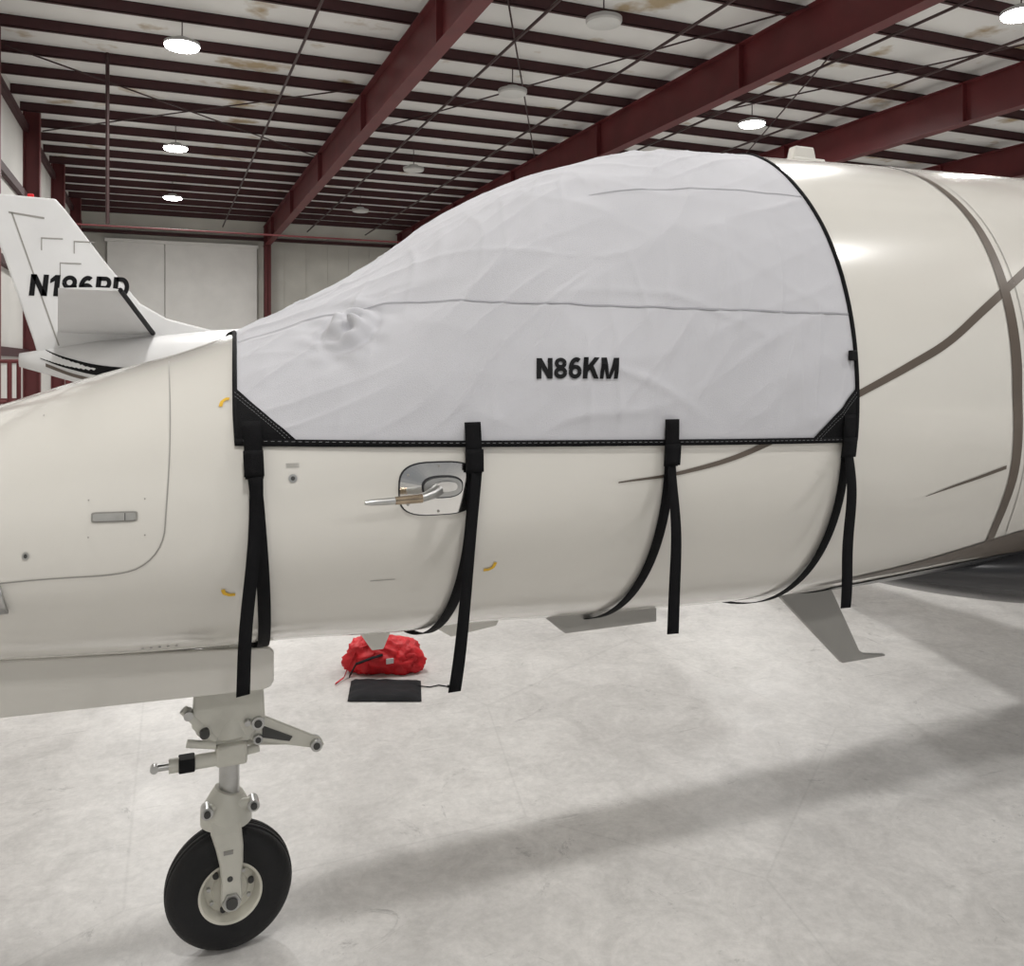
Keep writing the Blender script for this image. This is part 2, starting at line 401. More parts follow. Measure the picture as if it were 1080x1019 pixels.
for i in range(n+1):
    X = 2.30+(7.0-2.30)*i/n
    ztop = float(np.interp(X, [2.30, 2.69, 2.98, 3.19, 3.8, 7.0], [1.165, 1.232, 1.30, 1.345, 1.44, 1.62])); zlow = float(np.interp(X, [2.30, 2.7, 3.0, 3.6, 7.0], [1.160, 1.185, 1.215, 1.20, 1.25]))
    t1 = float(TH(X, ztop)); t0 = float(TH(X, zlow))
    for j in range(m_+1):
        t = t0+(t1-t0)*j/m_; VV.append(SP(X, t)+SN(X, t)*0.0035)
for i in range(n):
    for j in range(m_): FF.append((i*(m_+1)+j, i*(m_+1)+j+1, (i+1)*(m_+1)+j+1, (i+1)*(m_+1)+j))
mk('belly_swoosh', VV, FF, M_TAUPE, jet)
VV = []; FF = []
for i in range(n+1):
    X = 2.45+(7.0-2.45)*i/n
    ztop = float(np.interp(X, [2.45, 2.8, 3.2, 3.8, 7.0], [1.12, 1.165, 1.20, 1.24, 1.3]))
    t1 = float(TH(X, ztop)); t0 = -math.pi-t1
    for j in range(31):
        t = t0+(t1-t0)*j/30; VV.append(SP(X, t)+SN(X, t)*0.005)
for i in range(n):
    for j in range(30): FF.append((i*31+j, i*31+j+1, (i+1)*31+j+1, (i+1)*31+j))
mk('belly_dark_paint', VV, FF, M_DKGREY, jet)

onskin = lambda off: (lambda a, b: SP(a, float(TH(a, b)))+SN(a, float(TH(a, b)))*off)
def patch(name, cx, cz, w, h, m, off=0.003, ex=4.0, parent=jet, thick=0.0):
    V = [onskin(off)(cx, cz)]; n = 40; Fc = []
    for k in range(n):
        t = 2*math.pi*k/n; c, s = math.cos(t), math.sin(t)
        V.append(onskin(off)(cx+w/2*math.copysign(abs(c)**(2/ex), c), cz+h/2*math.copysign(abs(s)**(2/ex), s)))
    for k in range(n): Fc.append((0, 1+k, 1+(k+1) % n))
    return mk(name, V, Fc, m, parent, smooth=False, solid=thick)
patch('latch_rim', -0.11, 1.618, 0.108, 0.026, M_SEAM, 0.002, 8)
patch('latch_handle', -0.11, 1.618, 0.098, 0.018, M_STEEL, 0.004, 8, thick=0.003)
patch('latch_split', -0.085, 1.618, 0.002, 0.018, M_BAY, 0.0065, 8)
patch('drain_ring', -0.31, 1.53, 0.016, 0.02, M_STEEL, 0.002, 2); patch('drain_hole', -0.31, 1.53, 0.008, 0.011, M_BAY, 0.003, 2)
patch('static_ring', 0.32, 1.70, 0.022, 0.022, M_STEEL, 0.002, 2); patch('static_port', 0.32, 1.70, 0.011, 0.011, M_BAY, 0.003, 2)
for i in range(3): patch('placard_line_%d' % i, 0.32, 1.738-0.0045*i, 0.034, 0.0016, M_SEAM, 0.002, 8)
patch('placard_line_low', 0.57, 1.40, 0.07, 0.002, M_SEAM, 0.002, 8)
for i in range(5): patch('vent_hole_%d' % i, -0.05+0.022*i, 1.207, 0.008, 0.006, M_BAY, 0.002, 2)
for i, (a, b) in enumerate([(-0.17, 1.66), (-0.04, 1.66), (-0.17, 1.57), (-0.04, 1.57), (-0.36, 1.9), (-0.3, 1.86)]):
    patch('rivet_%d' % i, a, b, 0.004, 0.004, M_SEAM, 0.002, 2)
hk = [(-0.375, 1.46), (-0.368, 1.43), (-0.362, 1.39)]
ribbon('nose_latch_lever', xz(hk), [0.022, 0.016, 0.022], 0.010, M_STEEL, jet, thick=0.008)
ribbon('nose_latch_slot', xz([(-0.392, 1.46), (-0.385, 1.38)]), 0.01, 0.006, M_BAY, jet, thick=0.008)
ribbon('tape_mark_a', xz([(0.172, 1.905), (0.163, 1.905), (0.152, 1.897), (0.148, 1.885)]), 0.010, 0.003, M_YEL, jet, step=.004)
ribbon('tape_mark_b', xz([(0.148, 1.41), (0.152, 1.398), (0.165, 1.392), (0.18, 1.392)]), 0.010, 0.003, M_YEL, jet, step=.004)
ribbon('tape_mark_c', xz([(0.865, 1.405), (0.88, 1.405), (0.893, 1.412), (0.897, 1.428)]), 0.010, 0.003, M_YEL, jet, step=.004)
patch('probe_plate_rim', 0.705, 1.66, 0.222, 0.150, M_DKGREY, 0.002, 3.2)
patch('probe_plate', 0.705, 1.66, 0.214, 0.142, M_CHROME, 0.005, 3.2, thick=0.002)
patch('probe_base_rim', 0.715, 1.665, 0.115, 0.062, M_DKGREY, 0.009, 2.6)
patch('probe_base', 0.715, 1.665, 0.105, 0.052, M_STEEL, 0.013, 2.6, thick=0.008)
patch('probe_base_inner', 0.722, 1.668, 0.060, 0.026, M_CHROME, 0.024, 2.6, thick=0.006)
yb = float(onskin(0)(0.70, 1.655)[1])
tube('probe_mast', [(0.715, yb, 1.665), (0.68, yb-0.03, 1.652), (0.645, yb-0.055, 1.646), (0.62, yb-0.062, 1.645)], [0.020, 0.016, 0.012, 0.011], M_STEEL, jet)
tube('pitot_probe_body', [(0.64, yb-0.062, 1.645), (0.60, yb-0.064, 1.644), (0.565, yb-0.065, 1.6435)], [0.0120, 0.0115, 0.0105], M_BRONZE, jet)
tube('pitot_probe_tip', [(0.57, yb-0.065, 1.6437), (0.53, yb-0.068, 1.643), (0.50, yb-0.069, 1.643), (0.485, yb-0.07, 1.643)], [0.010, 0.009, 0.008, 0.005], M_STEEL, jet)
for i, (a, b) in enumerate([(0.62, 1.70), (0.62, 1.62), (0.79, 1.70), (0.79, 1.62), (0.705, 1.722), (0.705, 1.598)]):
    patch('plate_screw_%d' % i, a, b, 0.007, 0.007, M_SEAM, 0.008, 2)

for nm, y in (('nose_gear_door_near', 2.84), ('nose_gear_door_far', 3.34)):
    slab(nm, [(-1.15, 1.20), (-1.15, 1.02), (-1.12, 1.0), (0.30, 0.955), (0.325, 0.962), (0.335, 0.98), (0.335, 1.075), (0.32, 1.09)], y, y+0.022, M_PAINT, jet, bevel=0.006)
boxes('door_hinge', [((-0.95, 2.855, 1.1), (-0.91, 2.88, 1.22)), ((-0.1, 2.855, 1.06), (-0.06, 2.88, 1.14)), ((0.2, 2.855, 1.06), (0.24, 2.88, 1.12))], M_GEAR, jet)
boxes('gear_bay', [((-1.1, 2.88, 1.10), (0.34, 3.32, 1.14))], M_BAY, jet)

# ---- nose gear
GX, GY = 0.215, 3.1; RW = 0.21
prof = [(0.098, -0.062), (0.112, -0.068), (0.135, -0.070), (0.165, -0.068), (0.188, -0.058), (0.201, -0.042), (0.205, -0.034), (0.2055, -0.030), (0.202, -0.028), (0.202, -0.024), (0.209, -0.021), (0.210, -0.010), (0.204, -0.008), (0.204, -0.004), (0.210, -0.002)]
prof = prof+[(r, -y) for r, y in prof[::-1]]
lathe_y('nose_tire', prof, (GX, GY, RW), M_TIRE, jet)
rp = [(0.0, -0.030), (0.045, -0.030), (0.055, -0.036), (0.060, -0.030), (0.082, -0.026), (0.088, -0.050), (0.096, -0.064), (0.104, -0.066), (0.103, -0.058), (0.098, 0.0)]
rp = rp+[(r, -y) for r, y in rp[::-1]]
lathe_y('nose_wheel_rim', rp, (GX, GY, RW), M_RIM, jet)
for k in range(9):
    t = 2*math.pi*k/9+0.2
    tube('rim_bolt_%d' % k, [(GX+0.07*math.cos(t), GY-0.040, RW+0.07*math.sin(t)), (GX+0.07*math.cos(t), GY-0.024, RW+0.07*math.sin(t))], 0.0065 if k % 3 else 0.010, M_BAY if k % 3 == 0 else M_STEEL, jet, 10)
tube('axle', [(GX, GY-0.125, RW), (GX, GY+0.125, RW)], [0.016, 0.016], M_STEEL, jet)
tube('axle_nut', [(GX, GY-0.122, RW), (GX, GY-0.102, RW)], 0.030, M_STEEL, jet, 6)
tube('axle_cap', [(GX, GY-0.130, RW), (GX, GY-0.11, RW)], 0.019, M_BAY, jet, 16)
tube('fork_hole', [(GX-0.005, GY-0.1125, 0.285), (GX-0.005, GY-0.108, 0.285)], 0.009, M_BAY, jet, 14)
for sgn, nm in ((-1, 'near'), (1, 'far')):
    V = []; Fcs = []
    prf = [(0.47, 0.050, 0.055, -0.02), (0.43, 0.052, 0.085, -0.015), (0.38, 0.046, 0.096, -0.005), (0.33, 0.040, 0.098, 0.0), (0.28, 0.034, 0.098, 0.0), (0.24, 0.036, 0.098, 0.0), (0.21, 0.037, 0.098, 0.0), (0.185, 0.030, 0.098, 0.0), (0.172, 0.014, 0.098, 0)]
    for z, hw, yy, xo in prf:
        y0 = GY+sgn*(yy-0.010); y1 = GY+sgn*(yy+0.012)
        V += [(GX+xo-hw, y0, z), (GX+xo+hw, y0, z), (GX+xo+hw*0.85, y1, z), (GX+xo-hw*0.85, y1, z)]
    for i in range(len(prf)-1):
        for k in range(4): Fcs.append((4*i+k, 4*i+(k+1) % 4, 4*i+4+(k+1) % 4, 4*i+4+k))
    Fcs += [(0, 1, 2, 3), tuple(4*(len(prf)-1)+k for k in range(4))]
    mk('fork_leg_'+nm, V, Fcs, M_GEAR, jet, smooth=False, bevel=0.006, fix=True)
tube('fork_crown', [(GX-0.01, GY, 0.43), (GX-0.01, GY, 0.47), (GX-0.005, GY, 0.52), (GX, GY, 0.535)], [0.085, 0.085, 0.058, 0.05], M_GEAR, jet, 28)
tube('crown_lug', [(GX-0.085, GY-0.04, 0.495), (GX+0.085, GY-0.04, 0.495)], 0.018, M_GEAR, jet)
for sx in (-1, 1):
    tube('lug_cap_%s' % ('a' if sx < 0 else 'b'), [(GX+sx*0.075, GY-0.072, 0.495), (GX+sx*0.075, GY-0.02, 0.495)], 0.020, M_STEEL, jet, 14)
    tube('lug_pin_%s' % ('a' if sx < 0 else 'b'), [(GX+sx*0.075, GY-0.08, 0.495), (GX+sx*0.075, GY-0.07, 0.495)], 0.011, M_BAY, jet, 10)
boxes('fork_label', [((GX-0.025, GY-0.1115, 0.367), (GX+0.005, GY-0.1075, 0.380))], M_SEAM, jet)
tube('oleo_piston', [(GX, GY, 0.50), (GX, GY, 0.80)], 0.034, M_STEEL, jet, 28)
tube('oleo_collar', [(GX, GY, 0.675), (GX, GY, 0.70)], 0.047, M_GEAR, jet, 28)
tube('oleo_housing', [(GX, GY, 0.695), (GX, GY, 0.72), (GX, GY, 0.75), (GX, GY, 0.85), (GX, GY, 1.14)], [0.060, 0.085, 0.11, 0.095, 0.085], M_GEAR, jet, 28)
slab('trunnion_web', [(GX-0.115, 0.98), (GX-0.125, 0.80), (GX-0.05, 0.73), (GX+0.06, 0.73), (GX+0.11, 0.80), (GX+0.10, 1.0)], GY-0.10, GY-0.08, M_GEAR, jet, bevel=0.008)
tube('trunnion_bolt_a', [(GX-0.085, GY-0.125, 0.785), (GX-0.085, GY-0.09, 0.785)], 0.016, M_BAY, jet, 12)
tube('trunnion_bolt_b', [(GX+0.05, GY-0.125, 0.80), (GX+0.05, GY-0.09, 0.80)], 0.010, M_STEEL, jet, 12)
tube('steering_actuator', [(GX-0.235, GY-0.10, 0.690), (GX-0.19, GY-0.10, 0.690)], 0.011, M_STEEL, jet)
tube('steering_eye', [(GX-0.238, GY-0.112, 0.690), (GX-0.238, GY-0.088, 0.690)], 0.013, M_STEEL, jet, 14)
tube('steering_body', [(GX-0.195, GY-0.10, 0.690), (GX-0.03, GY-0.10, 0.690)], 0.023, M_GEAR, jet)
tube('steering_rod', [(GX-0.04, GY-0.10, 0.690), (GX+0.09, GY-0.09, 0.70)], 0.014, M_GEAR, jet)
boxes('steering_block', [((GX-0.165, GY-0.13, 0.670), (GX-0.115, GY-0.075, 0.714))], M_PLASTIC, jet, bevel=0.004)
boxes('steering_bracket', [((GX-0.05, GY-0.125, 0.665), (GX+0.05, GY-0.075, 0.735))], M_GEAR, jet, bevel=0.01)
tube('brace_front_a', [(GX-0.15, GY-0.09, 0.865), (GX-0.05, GY-0.09, 0.75)], 0.015, M_GEAR, jet)
tube('brace_front_b', [(GX-0.14, GY-0.10, 0.755), (GX-0.05, GY-0.10, 0.735)], 0.013, M_GEAR, jet)
tube('brace_front_pin', [(GX-0.135, GY-0.12, 0.85), (GX-0.135, GY-0.07, 0.85)], 0.015, M_STEEL, jet, 12)
slab('scissor_upper', [(GX+0.06, 0.83), (GX+0.30, 0.695), (GX+0.31, 0.672), (GX+0.28, 0.665), (GX+0.05, 0.735)], GY-0.095, GY-0.075, M_GEAR, jet, bevel=0.004)
slab('scissor_lower', [(GX+0.03, 0.70), (GX+0.28, 0.660), (GX+0.285, 0.675), (GX+0.10, 0.73), (GX+0.03, 0.74)], GY-0.05, GY-0.03, M_GEAR, jet, bevel=0.004)
slab('scissor_slot', [(GX+0.10, 0.775), (GX+0.20, 0.722), (GX+0.19, 0.708), (GX+0.10, 0.735)], GY-0.099, GY-0.0955, M_BAY, jet)
for i, (dx, dz, r) in enumerate([(0.28, 0.682, 0.020), (0.085, 0.79, 0.022), (0.085, 0.735, 0.016)]):
    tube('scissor_pin_%d' % i, [(GX+dx, GY-0.115, dz), (GX+dx, GY-0.06, dz)], r, M_STEEL, jet, 14)
    tube('scissor_pin_hole_%d' % i, [(GX+dx, GY-0.118, dz), (GX+dx, GY-0.113, dz)], r*0.6, M_BAY, jet, 12)

# belly details
M_GREYP = mat('grey_belly_paint', (0.36, 0.35, 0.33), 0.4, 0, 0.05)
slab('ventral_blade', [(2.44, 1.08), (2.80, 1.08), (3.03, 0.66), (3.06, 0.64), (3.19, 0.62), (3.19, 0.612), (2.93, 0.612), (2.90, 0.64)], YC-0.012, YC+0.012, M_GREYP, jet, bevel=0.004)
slab('belly_strake', [(1.24, 1.12), (1.72, 1.12), (1.72, 1.035), (1.34, 1.035)], 2.76, 2.80, M_GREYP, jet, bevel=0.004)
slab('belly_blade_antenna', [(0.82, 1.12), (1.16, 1.12), (1.12, 1.055), (0.95, 1.035)], 2.88, 2.90, M_PAINT, jet, bevel=0.004)
slab('belly_drain_mast', [(0.60, 1.12), (0.74, 1.12), (0.70, 1.03), (0.66, 1.03)], 2.86, 2.88, M_PAINT, jet, bevel=0.004)
boxes('roof_antenna_base', [((2.55, 2.98, 2.87), (2.73, 3.12, 2.915))], M_PAINT, jet, bevel=0.008)
slab('roof_antenna', [(2.58, 2.90), (2.72, 2.90), (2.70, 2.975), (2.60, 2.975)], 3.02, 3.07, M_PAINT, jet, bevel=0.008)
def wing(name, rx0, rx1, tx0, tx1, y0, y1, z0, z1, tk, m, parent):
    V = []; sec = [(0, 0), (0.03, .5), (0.15, .9), (0.4, 1), (0.75, .5), (1, 0), (0.75, -.35), (0.4, -.6), (0.15, -.6), (0.03, -.4)]
    for (a, b, y, z, t) in ((rx0, rx1, y0, z0, tk), (tx0, tx1, y1, z1, tk*0.45)):
        for u, h in sec: V.append((a+(b-a)*u, y, z+h*t))
    n = len(sec); Fc = [tuple(range(n)), tuple(range(n, 2*n))]+[(i, (i+1) % n, (i+1) % n+n, i+n) for i in range(n)]
    return mk(name, V, Fc, m, parent, smooth=False, fix=True)
V = []; Fcs = []; nf = 50; sg = 40
for i in range(nf):
    u = i/(nf-1); X = 2.75+5.6*u; k = math.sin(math.pi*min(0.5, u*1.8) if u < 0.28 else math.pi*0.5)**0.8 if u > 0 else 0.02
    if u > 0.75: k *= max(0.03, math.cos((u-0.75)/0.25*math.pi/2))**0.7
    for j in range(sg):
        t = 2*math.pi*j/sg; V.append((X, YC+0.80*k*math.cos(t), 1.10+0.28*k*math.sin(t)))
for i in range(nf-1):
    for j in range(sg): Fcs.append((i*sg+j, i*sg+(j+1) % sg, (i+1)*sg+(j+1) % sg, (i+1)*sg+j))
mk('belly_fairing', V, Fcs, M_DKGREY, jet, fix=True)
wing('wing_near', 5.0, 7.2, 6.4, 7.2, 2.5, -4.4, 1.15, 1.45, 0.11, M_PAINT, jet)
wing('wing_far', 5.0, 7.2, 6.4, 7.2, 3.7, 8.4, 1.15, 1.40, 0.11, M_PAINT, jet)
slab('vertical_fin', [(8.2, 2.7), (10.0, 4.6), (10.9, 4.6), (10.5, 2.5)], YC-0.05, YC+0.05, M_PAINT, jet, bevel=0.02)
wing('tailplane_near', 10.0, 10.9, 10.6, 11.1, 3.06, 1.3, 4.55, 4.6, 0.05, M_PAINT, jet)
wing('tailplane_far', 10.0, 10.9, 10.6, 11.1, 3.14, 4.9, 4.55, 4.6, 0.05, M_PAINT, jet)
for sgn, nm in ((-1, 'near'), (1, 'far')):
    y = YC+sgn*1.35; mx = 7.0
    tube('main_leg_'+nm, [(mx, YC+sgn*1.2, 1.15), (mx, y, 0.25)], 0.05, M_GEAR, jet)
    prof2 = [(0.0, -0.05), (0.11, -0.05), (0.13, -0.08), (0.2, -0.08), (0.24, -0.05), (0.25, 0), (0.24, 0.05), (0.2, 0.08), (0.13, 0.08), (0.11, 0.05), (0, 0.05)]
    lathe_y('main_wheel_'+nm, prof2, (mx, y+sgn*0.12, 0.25), M_TIRE, jet)
    yn = YC+sgn*1.25
    tube('engine_nacelle_'+nm, [(7.0, yn, 2.75), (7.08, yn, 2.75), (7.5, yn, 2.75), (8.4, yn, 2.75), (8.9, yn, 2.75)], [0.30, 0.36, 0.40, 0.36, 0.24], M_PAINT, jet, 32)
    boxes('engine_pylon_'+nm, [((7.5, min(yn, YC+sgn*0.6), 2.62), (8.4, max(yn, YC+sgn*0.6), 2.72))], M_PAINT, jet)

# ------------------------------------------------------------------ COVER
cov = empty('cockpit_cover')
nu, nv = 280, 320
V = []
Ug = np.linspace(0, 1, nu)
for u in Ug:
    Xg = XF+(XB-XF)*u; tb = float(TH(Xg, float(zbot(Xg))))
    T = np.linspace(tb, math.pi-tb, nv)
    Xr = np.array([xfront(t)+(xback(t)-xfront(t))*u for t in T])
    P = SP(Xr, T); Nn = SN(Xr, T)
    W = np.array([wr(float(a), float(t)) for a, t in zip(Xr, T)])
    V.append(P+Nn*W[:, None])
V = np.concatenate(V)
Fcs = [(i*nv+k, i*nv+k+1, (i+1)*nv+k+1, (i+1)*nv+k) for i in range(nu-1) for k in range(nv-1)]
mk('cover_cloth', V, Fcs, M_COVER, cov, fix=False)
tb0 = float(TH(XF, 1.79)); tb1 = float(TH(XB, 1.752))
ribbon('binding_front', [(xfront(a)+0.004, a) for a in np.linspace(tb0, math.pi-tb0, 60)], 0.012, 0.003, M_BLACK, cov, thick=0.006, cover=True)
ribbon('binding_back', [(xback(a)-0.003, a) for a in np.linspace(tb1, math.pi-tb1, 60)], 0.013, 0.003, M_BLACK, cov, thick=0.006, cover=True)
def multi_ribbon(name, segs, w, off, m, parent):
    V = []; Fc = []
    for (a, b) in segs:
        P = [np.array(on_cover(p[0], p[1], off)) for p in (a, b)]
        n_ = SN(a[0], a[1]); t = P[1]-P[0]; t /= np.linalg.norm(t); s_ = np.cross(n_, t)*w/2; k = len(V)
        V += [P[0]-s_, P[0]+s_, P[1]+s_, P[1]-s_]; Fc.append((k, k+1, k+2, k+3))
    return mk(name, V, Fc, m, parent, smooth=False)
for side in (0, 1):
    f = (lambda a: a) if side == 0 else (lambda a: math.pi-a)
    xx = np.linspace(XF, XB, 60)
    ribbon('binding_bottom_%d' % side, [(x, f(float(TH(x, float(zbot(x))+0.002)))) for x in xx], 0.018, 0.004, M_BLACK, cov, thick=0.006, cover=True)
    sm = curve([(0.205, 2.06), (0.40, 2.125), (0.61, 2.178), (0.86, 2.185), (1.42, 2.172), (2.11, 2.168)])
    ribbon('cover_seam_%d' % side, [(x, f(float(TH(x, z)))) for x, z in sm], 0.005, 0.0025, M_COVSEAM, cov, cover=True)
    sm = curve([(1.32, 2.56), (1.5, 2.585), (1.8, 2.60), (2.12, 2.595)])
    ribbon('cover_top_seam_%d' % side, [(x, f(float(TH(x, z)))) for x, z in sm], 0.004, 0.0025, M_COVSEAM, cov, cover=True)
    segs = []
    for q in range(110):
        x = XF+0.02+(XB-XF-0.04)*q/110; z = float(zbot(x))+0.004
        segs.append(((x, f(float(TH(x, z)))), (x+0.009, f(float(TH(x+0.009, z))))))
    for nm, xa, dx, dz in (('front', XF+0.005, 0.15, 0.135), ('back', XB-0.006, -0.185, 0.17)):
        n = 14; VV = []; FF = []; idx = {}
        za = float(zbot(xa))+0.005
        for i in range(n+1):
            for j in range(n+1-i):
                x = xa+dx*i/n; z = za+dz*j/n
                t = f(float(TH(x, z))); x += (xfront(t)-XF) if nm == 'front' else 0
                idx[i, j] = len(VV); VV.append(on_cover(x, t, 0.0045))
        for i in range(n):
            for j in range(n-i):
                FF.append((idx[i, j], idx[i+1, j], idx[i, j+1]))
                if j < n-i-1: FF.append((idx[i+1, j], idx[i+1, j+1], idx[i, j+1]))
        mk('corner_patch_%s_%d' % (nm, side), VV, FF, M_BLACK, cov, smooth=False)
        for o_ in (0.08, 0.16):
            k = 22
            a = np.array([xa+dx*0.02, za+dz*(0.98-o_)]); b = np.array([xa+dx*(0.98-o_), za+dz*0.02])
            for q in range(k):
                p = a+(b-a)*q/k; p2 = a+(b-a)*(q+0.55)/k
                segs.append(((p[0], f(float(TH(p[0], p[1])))), (p2[0], f(float(TH(p2[0], p2[1]))))))
    multi_ribbon('stitching_%d' % side, segs, 0.0009, 0.0085, M_STITCH, cov)
cov_fn = lambda a, b: on_cover(a, float(TH(a, b)), 0.004)
lettering('registration_lettering', 'N86KM', 0.994, 1.246, 1.957, 2.016, cov_fn, M_INK, cov, shear=0.12, gap=0.055, sub=3)
lp = on_cover(2.085, float(TH(2.085, 2.04)), 0.012)
boxes('edge_buckle', [((lp[0]-0.004, lp[1]-0.012, lp[2]-0.028), (lp[0]+0.022, lp[1]+0.006, lp[2]+0.006))], M_PLASTIC, cov, bevel=0.004)

def strip3(name, pts, w, thick, m, parent, xdir=None):
    V = []; Fc = []
    for i, p in enumerate(pts):
        d = xdir[i] if xdir else (1, 0, 0)
        ww = w[i] if isinstance(w, (list, tuple)) else w
        d = Vector(d).normalized()
        V += [Vector(p)-d*ww/2, Vector(p)+d*ww/2]
    for i in range(len(pts)-1): Fc.append((2*i, 2*i+1, 2*i+3, 2*i+2))
    return mk(name, V, Fc, m, parent, solid=thick)
defs = [(0.225, 1.14, -0.035, 0.055), (0.80, 1.10, -0.065, -0.005), (1.41, 1.19, 0.0, 0.02), (2.075, 1.20, -0.02, 0.07)]
for i, (X, zend, drift, bd) in enumerate(defs):
    s = i+1
    top = []
    for z in np.linspace(1.838, 1.70, 12):
        t = float(TH(X, z)); top.append(SP(X, t)+SN(X, t)*0.020)
    strip3('strap_top_%d' % s, top, 0.046, 0.006, M_BLACK, cov)
    zt = 1.70; p0 = top[-1]
    lp_ = []
    for z in np.linspace(1.765, 1.705, 6):
        t = float(TH(X, z)); lp_.append(SP(X, t)+SN(X, t)*0.028)
    strip3('strap_loop_%d' % s, lp_, 0.050, 0.010, M_BLACK, cov)
    L = 22; pts = []; xd = []
    for k in range(L+1):
        u = k/L; z = zt+0.01-(zt-zend)*u
        y = p0[1]-0.010-0.012*math.sin(u*3.0)+0.004*math.sin(u*9+i)
        tw = math.radians(18*math.sin(u*2.5+i))
        pts.append((X+drift*u**1.2+0.004*math.sin(u*7+i*2), y, z)); xd.append((math.cos(tw), math.sin(tw), 0.05))
    strip3('strap_tail_%d' % s, pts, 0.035, 0.003, M_BLACK, cov, xd)
    tz = float(TH(X, zt)); bp = []; n = 60
    for k in range(n+1):
        u = k/n; tt = tz+(-math.pi-tz-tz)*u
        xx = X+bd*min(1, u*3)
        bp.append(SP(xx, tt)+SN(xx, tt)*0.014)
    strip3('strap_belly_%d' % s, bp, 0.034, 0.003, M_BLACK, cov)

# ------------------------------------------------------------------ FLOOR ITEMS
bag = empty('red_fabric_bag')
def blob(name, c, r, m, parent, seed, amp=0.25, rot=0.0):
    V = []; Fc = []; a, b = 56, 36
    for j in range(b+1):
        ph = math.pi*j/b
        for i in range(a):
            t = 2*math.pi*i/a
            d = Vector((math.sin(ph)*math.cos(t), math.sin(ph)*math.sin(t), math.cos(ph)))
            q = noise.noise(d*1.3+Vector((seed, 0, 0)))
            rdg = (1-min(1, abs(noise.noise(d*2.2+Vector((0, seed, 3))))*3.0))**2
            k = 1+amp*q+0.18*rdg
            x, y, z = d.x*r[0]*k, d.y*r[1]*k, d.z*r[2]*k
            x, y = x*math.cos(rot)-y*math.sin(rot), x*math.sin(rot)+y*math.cos(rot)
            V.append((c[0]+x, c[1]+y, max(0.004, c[2]+z)))
    for j in range(b):
        for i in range(a): Fc.append((j*a+i, j*a+(i+1) % a, (j+1)*a+(i+1) % a, (j+1)*a+i))
    return mk(name, V, Fc, m, parent)
bc = (1.33, 5.50)
blob('bag_body', (bc[0]+0.03, bc[1], 0.09), (0.20, 0.13, 0.12), M_REDBAG, bag, 1.3, 0.35, rot=-0.39)
blob('bag_fold', (bc[0]-0.10, bc[1]+0.04, 0.10), (0.12, 0.11, 0.11), M_REDBAG, bag, 5.3, 0.45, rot=-0.3)
blob('bag_flap', (bc[0]+0.14, bc[1]-0.06, 0.07), (0.11, 0.09, 0.11), M_REDBAG, bag, 8.8, 0.45, rot=-0.3)
strip3('bag_strap', [(bc[0]-0.10, bc[1]-0.03, 0.19), (bc[0]-0.17, bc[1]-0.02, 0.16), (bc[0]-0.22, bc[1]-0.04, 0.08), (bc[0]-0.26, bc[1]-0.08, 0.015), (bc[0]-0.33, bc[1]-0.16, 0.012)], 0.03, 0.005, M_REDBAG, bag, [(0.4, 1, 0)]*5)
strip3('bag_strap_dark', [(bc[0]-0.02, bc[1]-0.12, 0.14), (bc[0]-0.10, bc[1]-0.13, 0.13), (bc[0]-0.19, bc[1]-0.11, 0.10), (bc[0]-0.235, bc[1]-0.12, 0.03)], 0.022, 0.004, M_PAD, bag, [(0.2, 1, 0.4)]*4)
boxes('bag_tag', [((bc[0]-0.005, bc[1]-0.150, 0.085), (bc[0]+0.045, bc[1]-0.143, 0.120))], M_WHITEP, bag, bevel=0.003)
pad = empty('black_storage_pouch')
cx, cy = 1.265, 5.13; ca, sa = math.cos(-0.39), math.sin(-0.39); V = []; Fc = []; n = 16
for top_ in (1, 0):
    for i in range(n+1):
        for j in range(n+1):
            u, v = i/n*2-1, j/n*2-1
            ed = (1-max(abs(u), abs(v))**6)
            x, y = u*0.22-0.02*v, v*0.165
            z = 0.004+(0.030*ed+0.010*noise.noise(Vector((u*3, v*3, 1))))*top_
            V.append((cx+x*ca-y*sa, cy+x*sa+y*ca, max(0.003, z)))
for t in (0, 1):
    o = t*(n+1)**2
    for i in range(n):
        for j in range(n): Fc.append((o+i*(n+1)+j, o+(i+1)*(n+1)+j, o+(i+1)*(n+1)+j+1, o+i*(n+1)+j+1))
mk('pouch_body', V, Fc, M_PAD, pad, fix=False)
tube('pouch_cord', [(cx+0.20, cy-0.02, 0.012), (cx+0.27, cy-0.05, 0.006), (cx+0.33, cy-0.04, 0.006), (cx+0.38, cy-0.09, 0.006)], 0.004, M_PAD, pad, 8)
tube('pouch_toggle', [(cx+0.37, cy-0.085, 0.009), (cx+0.40, cy-0.095, 0.009)], 0.008, M_PAD, pad, 8)

# ------------------------------------------------------------------ OTHER AIRCRAFT
ac = empty('parked_airplane')
AY = 10.0
slab('fin', [(-1.72, 3.74), (-1.02, 3.72), (-0.92, 3.60), (-0.55, 3.08), (-0.22, 2.66), (0.05, 2.50), (0.75, 2.32), (0.75, 2.1), (-1.15, 1.98), (-1.22, 2.25), (-1.50, 3.15)], AY-0.05, AY+0.05, M_WHITEP, ac, bevel=0.02)
slab('rudder_seam', [(-1.42, 3.55), (-1.405, 3.55), (-0.98, 2.2), (-0.995, 2.2)], AY-0.054, AY-0.05, M_SEAM, ac)
slab('rudder_seam_low', [(-1.44, 3.56), (-1.44, 3.54), (-1.12, 3.5), (-1.12, 3.52)], AY-0.054, AY-0.05, M_SEAM, ac)
boxes('beacon', [((-1.28, AY-0.02, 3.72), (-1.22, AY+0.02, 3.76))], M_REDBAG, ac, bevel=0.01)
